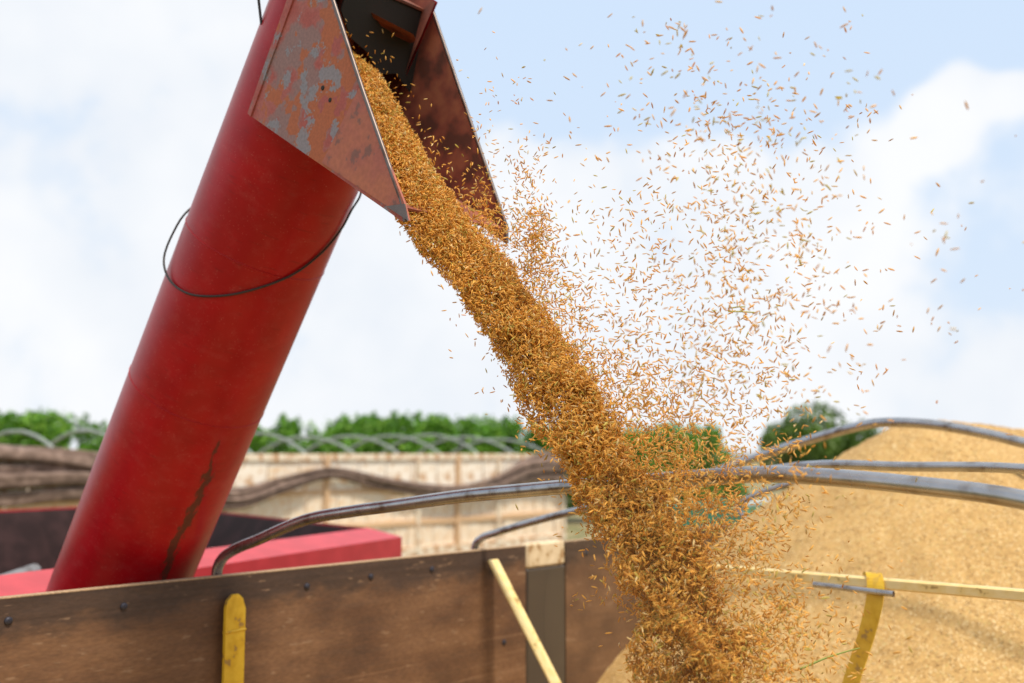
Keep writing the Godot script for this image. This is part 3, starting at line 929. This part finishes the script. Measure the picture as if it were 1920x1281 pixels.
func build_trees() -> void:
	var leaf := mat(Color.WHITE, 0.55)
	leaf.vertex_color_use_as_albedo = true
	leaf.backlight_enabled = true
	leaf.backlight = Color(0.5, 0.6, 0.15)
	var bark := mat(lin(0.09, 0.065, 0.045), 0.9)
	var bright := [Vector3(0.10, 0.27, 0.014), Vector3(0.14, 0.33, 0.02), Vector3(0.065, 0.19, 0.012), Vector3(0.18, 0.35, 0.03)]
	var dull := [Vector3(0.10, 0.18, 0.022), Vector3(0.14, 0.24, 0.03), Vector3(0.07, 0.13, 0.022)]
	var crowns: Array = []
	for k in 4:
		var r := RandomNumberGenerator.new()
		r.seed = 300 + k
		var blobs: Array = []
		for i in 11:
			blobs.append([Vector3(r.randf_range(-1.3, 1.3), r.randf_range(0.8, 3.1), r.randf_range(-1.0, 1.0)), Vector3(r.randf_range(0.7, 1.15), r.randf_range(0.5, 0.85), r.randf_range(0.6, 1.0))])
		for i in 22:     # shoots that stand out of the top
			blobs.append([Vector3(r.randf_range(-1.6, 1.6), r.randf_range(3.0, 3.55), r.randf_range(-0.6, 0.6)), Vector3(r.randf_range(0.07, 0.3), r.randf_range(0.25, 0.6), 0.22)])
		crowns.append(crown_mesh(400 + k, blobs, 9000, 0.25, bright))
	var row := [[-33.0, 1.0], [-31.0, 0.96], [-28.9, 1.04], [-27.0, 0.95], [-25.2, 1.0], [-23.4, 0.97], [-21.5, 1.02], [-19.3, 1.06], [-17.4, 1.02], [-15.6, 0.94], [-13.6, 0.90], [-11.5, 0.88], [-9.6, 0.93], [-7.6, 0.97], [-5.8, 1.02], [-4.0, 1.03], [-2.3, 0.97], [-0.4, 0.98], [1.4, 0.92], [3.3, 0.88], [5.2, 0.90], [7.1, 0.90]]
	for k in row.size():
		var sc: float = row[k][1]
		var label := "bright green bushy tree in the row behind the plank truck"
		if k == 7: label = "tallest bright green bushy tree at the left end of the row"
		elif k >= 19: label = "green bushy tree seen behind the falling rice"
		tree("bushy_tree", Vector3(row[k][0], 0, -38.0 - rng.randf_range(0, 2.5)), rng.randf_range(0, TAU), Vector3(sc * 1.05, sc * 1.02, sc), crowns[k % 4], leaf, bark, 2.6 * sc, label, "bushy trees in the row")
	var r2 := RandomNumberGenerator.new()
	r2.seed = 777
	var blobs2: Array = []
	for i in 14:
		blobs2.append([Vector3(r2.randf_range(-1.2, 1.2), r2.randf_range(1.6, 3.2), r2.randf_range(-0.9, 0.9)), Vector3(r2.randf_range(0.5, 0.8), r2.randf_range(0.4, 0.65), r2.randf_range(0.5, 0.8))])
	blobs2.append([Vector3(-0.1, 3.35, 0), Vector3(0.9, 0.5, 0.7)])
	blobs2.append([Vector3(1.3, 2.9, 0), Vector3(0.5, 0.35, 0.5)])
	tree("round_tree", Vector3(8.9, 0, -30.4), 0.4, Vector3(1.0, 1.03, 1.0), crown_mesh(900, blobs2, 9000, 0.19, dull), leaf, bark, 2.8, "dark green round tree standing left of the rice heap")

func build_green_trailer() -> void:
	# a low green farm trailer parked far behind, mostly hidden by the falling grain
	var t := thing("farm_trailer", Vector3(3.0, 0, -14.2), TURN + 0.15, "small green farm trailer parked far behind the falling rice", "trailer")
	var green := mat(lin(0.04, 0.26, 0.16), 0.45)
	var pale := mat(lin(0.52, 0.58, 0.60), 0.5)
	var dark := mat(lin(0.05, 0.05, 0.055), 0.7)
	put("side_panel", chamfered(Vector3(2.0, 0.36, 0.05), 0.01), green, t, Transform3D(Basis.IDENTITY, Vector3(0, 1.66, 0.5)))
	put("side_panel", chamfered(Vector3(2.0, 0.36, 0.05), 0.01), green, t, Transform3D(Basis.IDENTITY, Vector3(0, 1.66, -0.5)))
	for x in [-0.98, 0.98]:
		put("end_panel", chamfered(Vector3(0.05, 0.34, 0.95), 0.01), green, t, Transform3D(Basis.IDENTITY, Vector3(x, 1.66, 0)))
	put("top_rail", chamfered(Vector3(2.06, 0.06, 0.09), 0.01), pale, t, Transform3D(Basis.IDENTITY, Vector3(0, 1.87, 0.5)))
	put("bed_floor", chamfered(Vector3(2.0, 0.1, 1.05), 0.01), dark, t, Transform3D(Basis.IDENTITY, Vector3(0, 1.44, 0)))
	for x in [-0.6, 0.6]:
		put("chassis_rail", chamfered(Vector3(0.1, 0.5, 0.9), 0.01), dark, t, Transform3D(Basis.IDENTITY, Vector3(x, 1.16, 0)))
	wheels(t, [[-0.6, -0.4], [-0.6, 0.4], [0.6, -0.4], [0.6, 0.4]], 0.45, 0.22, 0.95)

# ------------------------------------------------------------------ rice
func rice_image() -> Image:
	# a tile of lying grains, 0.8 m on a side
	var size := 1024
	var img := Image.create(size, size, false, Image.FORMAT_RGB8)
	img.fill(lin(0.42, 0.255, 0.088))
	var r := RandomNumberGenerator.new()
	r.seed = 55
	for k in 26000:
		var p := Vector2(r.randf() * size, r.randf() * size)
		var ang := r.randf() * PI
		var d := Vector2(cos(ang), sin(ang))
		var c := Vector3(0.53, 0.33, 0.118) * r.randf_range(0.88, 1.1)
		if r.randf() < 0.12: c = Vector3(0.76, 0.60, 0.34)
		elif r.randf() < 0.05: c = Vector3(0.46, 0.38, 0.13)
		var col := lin(c.x, c.y, c.z)
		for s in range(-6, 7):
			var half := 1 if absi(s) < 5 else 0
			for w in range(-half, half + 1):
				var q := p + d * s + Vector2(-d.y, d.x) * w
				img.set_pixel(posmod(int(q.x), size), posmod(int(q.y), size), col)
	return img

func build_heap() -> void:
	var st := SurfaceTool.new()
	st.begin(Mesh.PRIMITIVE_TRIANGLES)
	var nu := 236
	var nv := 92
	var tint := noise(33, 1.0, 4)
	for i in nu + 1:
		for j in nv + 1:
			var u := lerpf(-1.66, 4.16, float(i) / nu)
			var v := lerpf(0.001, WIDE - 0.001, float(j) / nv)
			var k := 1.0 + 0.22 * tint.get_noise_2d(u * 2.2, v * 2.2) + 0.12 * tint.get_noise_2d(u * 9.0, v * 9.0)
			st.set_color(Color(k, k * 0.99, k * 0.97))
			st.set_uv(Vector2(u, v) / 0.8)
			st.add_vertex(Vector3(u, heap_height(u, v), v))
	for i in nu:
		for j in nv:
			var a := i * (nv + 1) + j
			var b := a + nv + 1
			for e in [a, b, b + 1, a, b + 1, a + 1]: st.add_index(e)
	st.generate_normals()
	var m := mat(Color.WHITE, 0.85)
	m.vertex_color_use_as_albedo = true
	var rice := rice_image()
	m.albedo_texture = texture(rice)
	var bump := rice.duplicate() as Image
	bump.clear_mipmaps()
	m.heightmap_enabled = true
	m.heightmap_texture = texture(bump)
	m.heightmap_scale = 0.2
	var heap := put("rice_heap", st.commit(), m, self, bed_frame)
	tag(heap, "large golden heap of rice filling the front of the truck bed", "rice heap", "", "stuff")
	# loose grains lying on the surface
	var grain := grain_mesh(5)
	var gm := mat(Color.WHITE, 0.6)
	gm.vertex_color_use_as_albedo = true
	var places: Array = []
	var tints: Array = []
	for k in 60000:
		var u := lerpf(0.4, 4.1, pow(rng.randf(), 1.4))
		var v := rng.randf_range(0.02, WIDE - 0.02)
		var y := heap_height(u, v)
		var up := Vector3(heap_height(u - 0.02, v) - heap_height(u + 0.02, v), 0.04, heap_height(u, v - 0.02) - heap_height(u, v + 0.02)).normalized()
		var dir := Vector3(rng.randfn(), 0.25 * rng.randfn(), rng.randfn())
		dir = (dir - up * dir.dot(up) * 0.8).normalized()
		var side := up.cross(dir).normalized()
		var s := 0.0105 * rng.randf_range(0.85, 1.15)
		places.append(Transform3D(Basis(side, dir.cross(side), dir) * s, Vector3(u, y + 0.0012, v)))
		var c := Vector3(0.54, 0.34, 0.124) * rng.randf_range(0.86, 1.1)
		if rng.randf() < 0.12: c = Vector3(0.70, 0.53, 0.27)
		tints.append(Color(c.x, c.y, c.z))
	var loose := many("loose_grain", grain, gm, places, tints, heap)
	loose.set_meta("kind", "stuff")

func build_stream() -> void:
	var grain := grain_mesh(6)
	var gm := mat(Color.WHITE, 0.5)
	gm.vertex_color_use_as_albedo = true
	gm.backlight_enabled = true
	gm.backlight = Color(0.72, 0.65, 0.46)
	# falling sheet: [across, height over boards, half thickness, half width along the truck, halo share]
	var path := [[0.55, 1.20, 0.035, 0.09, 0.02], [0.66, 1.10, 0.040, 0.095, 0.02], [0.75, 0.97, 0.038, 0.095, 0.03], [0.895, 0.768, 0.036, 0.10, 0.05], [1.095, 0.547, 0.050, 0.085, 0.10], [1.238, 0.348, 0.064, 0.078, 0.12], [1.34, 0.200, 0.072, 0.076, 0.16], [1.425, 0.06, 0.074, 0.076, 0.18], [1.478, -0.08, 0.072, 0.078, 0.20], [1.51, -0.22, 0.070, 0.08, 0.20], [1.54, -0.46, 0.075, 0.085, 0.20]]
	var places: Array = []
	var tints: Array = []
	var clump := noise(210, 9.0, 3)
	var n := path.size()
	while places.size() < 120000:
		var at := rng.randf() * (n - 1.001)
		var i := int(at)
		var f := at - i
		var a: Array = path[i]
		var b: Array = path[i + 1]
		var d := Vector2(b[0] - a[0], b[1] - a[1])
		if rng.randf() > d.length() / 0.34 * (0.38 + 0.62 * smoothstep(3.0, 6.5, at)): continue
		d = d.normalized()
		var q: Array = []
		for k in 5: q.append(lerpf(a[k], b[k], f))
		var x: float
		var y: float
		if rng.randf() < q[4]:
			x = rng.randfn() * 1.0
			y = -absf(rng.randfn()) * 1.25 if rng.randf() < 0.93 else 0.9 + absf(rng.randfn()) * 0.25
			if x < 0.0: x *= 0.7
		else:
			var r := sqrt(rng.randf())
			var ang := rng.randf() * TAU
			x = r * cos(ang)
			y = r * sin(ang)
		var p := Vector3(-0.1 - 0.03 * smoothstep(4.0, 2.0, at) + x * q[3], TOP + q[1] - y * q[2] * d.x, q[0] + y * q[2] * d.y)
		if at < 3.6 and (absf(x) > 1.0 or y > 1.0): continue
		# thinner on the lee side, packed along the upper edge
		if at > 3.6 and rng.randf() < 0.62 * smoothstep(-0.5, 1.0, y) * smoothstep(3.6, 5.0, at): continue
		var amp := 0.006 + 0.022 * smoothstep(3.0, 7.0, at)
		p += Vector3(clump.get_noise_3dv(p * 0.8), clump.get_noise_3dv(p * 0.8 + Vector3(9, 0, 0)), clump.get_noise_3dv(p * 0.8 + Vector3(0, 9, 0))) * amp * 2.0
		# the fall breaks up into clumps further down
		if at > 3.8 and clump.get_noise_3dv(p * 2.2) < -0.12 + 0.16 * y and rng.randf() < 0.9 * smoothstep(3.8, 5.5, at): continue
		places.append(bed_frame * Transform3D(any_turn() * (0.0108 * rng.randf_range(0.85, 1.15)), p))
		tints.append(grain_tint())
	var o := many(numbered("rice_stream"), grain, gm, places, tints, self)
	tag(o, "dense golden stream of rice pouring from the spout into the bed", "rice stream", "", "stuff")

	# grains thrown off the stream: [centre, spread, number, clumping]
	var clouds := [
		[Vector3(0.334, 2.911, -1.515), Vector3(0.072, 0.072, 0.110), 445, 0.4],
		[Vector3(0.350, 2.792, -1.528), Vector3(0.076, 0.072, 0.110), 486, 0.5],
		[Vector3(0.324, 2.685, -1.569), Vector3(0.089, 0.065, 0.110), 621, 0.5],
		[Vector3(0.274, 2.599, -1.619), Vector3(0.096, 0.046, 0.110), 837, 0.6],
		[Vector3(0.168, 2.781, -1.700), Vector3(0.075, 0.097, 0.050), 445, 0.2],
		[Vector3(0.302, 3.014, -1.504), Vector3(0.103, 0.048, 0.110), 256, 0.3],
		[Vector3(0.506, 2.811, -1.425), Vector3(0.112, 0.141, 0.110), 162, 0.1],
		[Vector3(0.036, 2.921, -1.886), Vector3(0.017, 0.058, 0.030), 480, 0.7],
		[Vector3(0.048, 2.862, -1.880), Vector3(0.013, 0.045, 0.025), 420, 0.7],
		[Vector3(-0.020, 3.082, -1.899), Vector3(0.055, 0.070, 0.050), 148, 0.2],
		[Vector3(0.262, 3.066, -1.448), Vector3(0.146, 0.031, 0.110), 67, 0.1],
		[Vector3(0.245, 2.500, -1.659), Vector3(0.072, 0.042, 0.080), 850, 0.6],
		[Vector3(0.291, 2.409, -1.639), Vector3(0.058, 0.050, 0.080), 1000, 0.6],
		[Vector3(0.300, 2.291, -1.612), Vector3(0.057, 0.073, 0.080), 850, 0.6],
		[Vector3(0.382, 2.287, -1.582), Vector3(0.060, 0.087, 0.110), 445, 0.3],
		[Vector3(0.389, 2.476, -1.561), Vector3(0.048, 0.048, 0.110), 229, 0.3],
		[Vector3(0.146, 2.272, -1.754), Vector3(0.018, 0.053, 0.050), 35, 0.3],
		[Vector3(0.076, 2.774, -1.831), Vector3(0.021, 0.057, 0.050), 216, 0.3],
		[Vector3(-0.050, 2.949, -2.085), Vector3(0.020, 0.030, 0.030), 420, 0.6],
		[Vector3(-0.072, 3.010, -2.120), Vector3(0.016, 0.030, 0.025), 160, 0.5]]
	var fly: Array = []
	for c in clouds:
		var left: int = c[2]
		while left > 0:
			var centre: Vector3 = c[0] + Vector3(rng.randfn(), rng.randfn(), rng.randfn()) * (c[1] as Vector3)
			var batch := 1
			if rng.randf() < c[3]: batch = 2 + rng.randi() % 7
			for k in mini(batch, left):
				var p := centre + Vector3(rng.randfn(), rng.randfn(), rng.randfn()) * (0.014 if batch > 1 else 0.0)
				fly.append(Transform3D(any_turn() * (0.0108 * rng.randf_range(0.7, 1.2)), p))
				left -= 1
	# the 300 largest in view are things of their own
	var eye := Vector3(0, 2.5, 0)
	var order := range(fly.size())
	var score := func(k):
		var d: Vector3 = fly[k].origin - eye
		var seen := absf(d.x) < -d.z * 0.48 and d.y < -d.z * 0.44 and d.y > -d.z * 0.2
		return d.length() if seen and d.x > -d.z * 0.03 else d.length() + 10.0
	var scores: Array = order.map(score)
	order.sort_custom(func(a, b): return scores[a] < scores[b])
	var tinted: Array = []
	for k in 8:
		var m := gm.duplicate() as StandardMaterial3D
		m.vertex_color_use_as_albedo = false
		m.albedo_color = grain_tint().linear_to_srgb()
		tinted.append(m)
	var rest: Array = []
	var rest_tints: Array = []
	for k in order.size():
		if k < 300:
			var g := put("rice_grain", grain, tinted[k % 8], self, fly[order[k]])
			tag(g, "single loose rice grain flying through the air right of the stream", "rice grain", "loose rice grains in the air")
		else:
			rest.append(fly[order[k]])
			rest_tints.append(grain_tint())
	var spray := many(numbered("rice_spray"), grain, gm, rest, rest_tints, self)
	tag(spray, "spray of loose rice grains blown off the falling stream", "rice spray", "", "stuff")

	# fine dust hanging round the fall
	var air := FogMaterial.new()
	air.density = 0.22
	air.albedo = Color(0.93, 0.80, 0.60)
	for q in [[Vector3(0.30, 2.24, -1.66), Vector3(0.50, 0.62, 0.5)]]:
		var dust := FogVolume.new()
		dust.name = numbered("grain_dust")
		dust.shape = RenderingServer.FOG_VOLUME_SHAPE_ELLIPSOID
		dust.size = q[1]
		dust.material = air
		dust.position = q[0]
		add_child(dust)
		tag(dust, "pale tan dust hanging round the falling rice", "dust", "", "stuff")

	# bits of straw among the grain
	var straw_m := mat(lin(0.45, 0.40, 0.05), 0.6)
	var straws := [[Vector3(0.353, 2.716, -1.586), Vector3(0.040, -0.002, 0.004), "yellow-green bit of straw flying in the middle of the spray"],
		[Vector3(0.345, 2.721, -1.57), Vector3(0.020, 0.001, 0.006), "short bit of straw flying just above the longer one"]]
	for s in straws:
		var h: Vector3 = s[1] / 2
		var o2 := put("straw", swept([s[0] - h, s[0] + Vector3(0, 0.0008, 0), s[0] + h], 0.0011, 7), straw_m, self)
		tag(o2, s[2], "straw")
	var green := mat(lin(0.20, 0.26, 0.03), 0.6)
	var a := Vector3(0.471, 2.149, -1.747)
	var b3 := Vector3(0.585, 2.174, -1.795)
	var stalk := put("grass_stalk", swept([a, a.lerp(b3, 0.4) + Vector3(0, 0.003, 0), a.lerp(b3, 0.75) + Vector3(0, 0.002, 0), b3], func(q, _a): return 0.0019 * (1.0 - 0.55 * q), 7, false, 4), green, self)
	tag(stalk, "thin green grass stalk falling beside the yellow beam leg", "stalk")
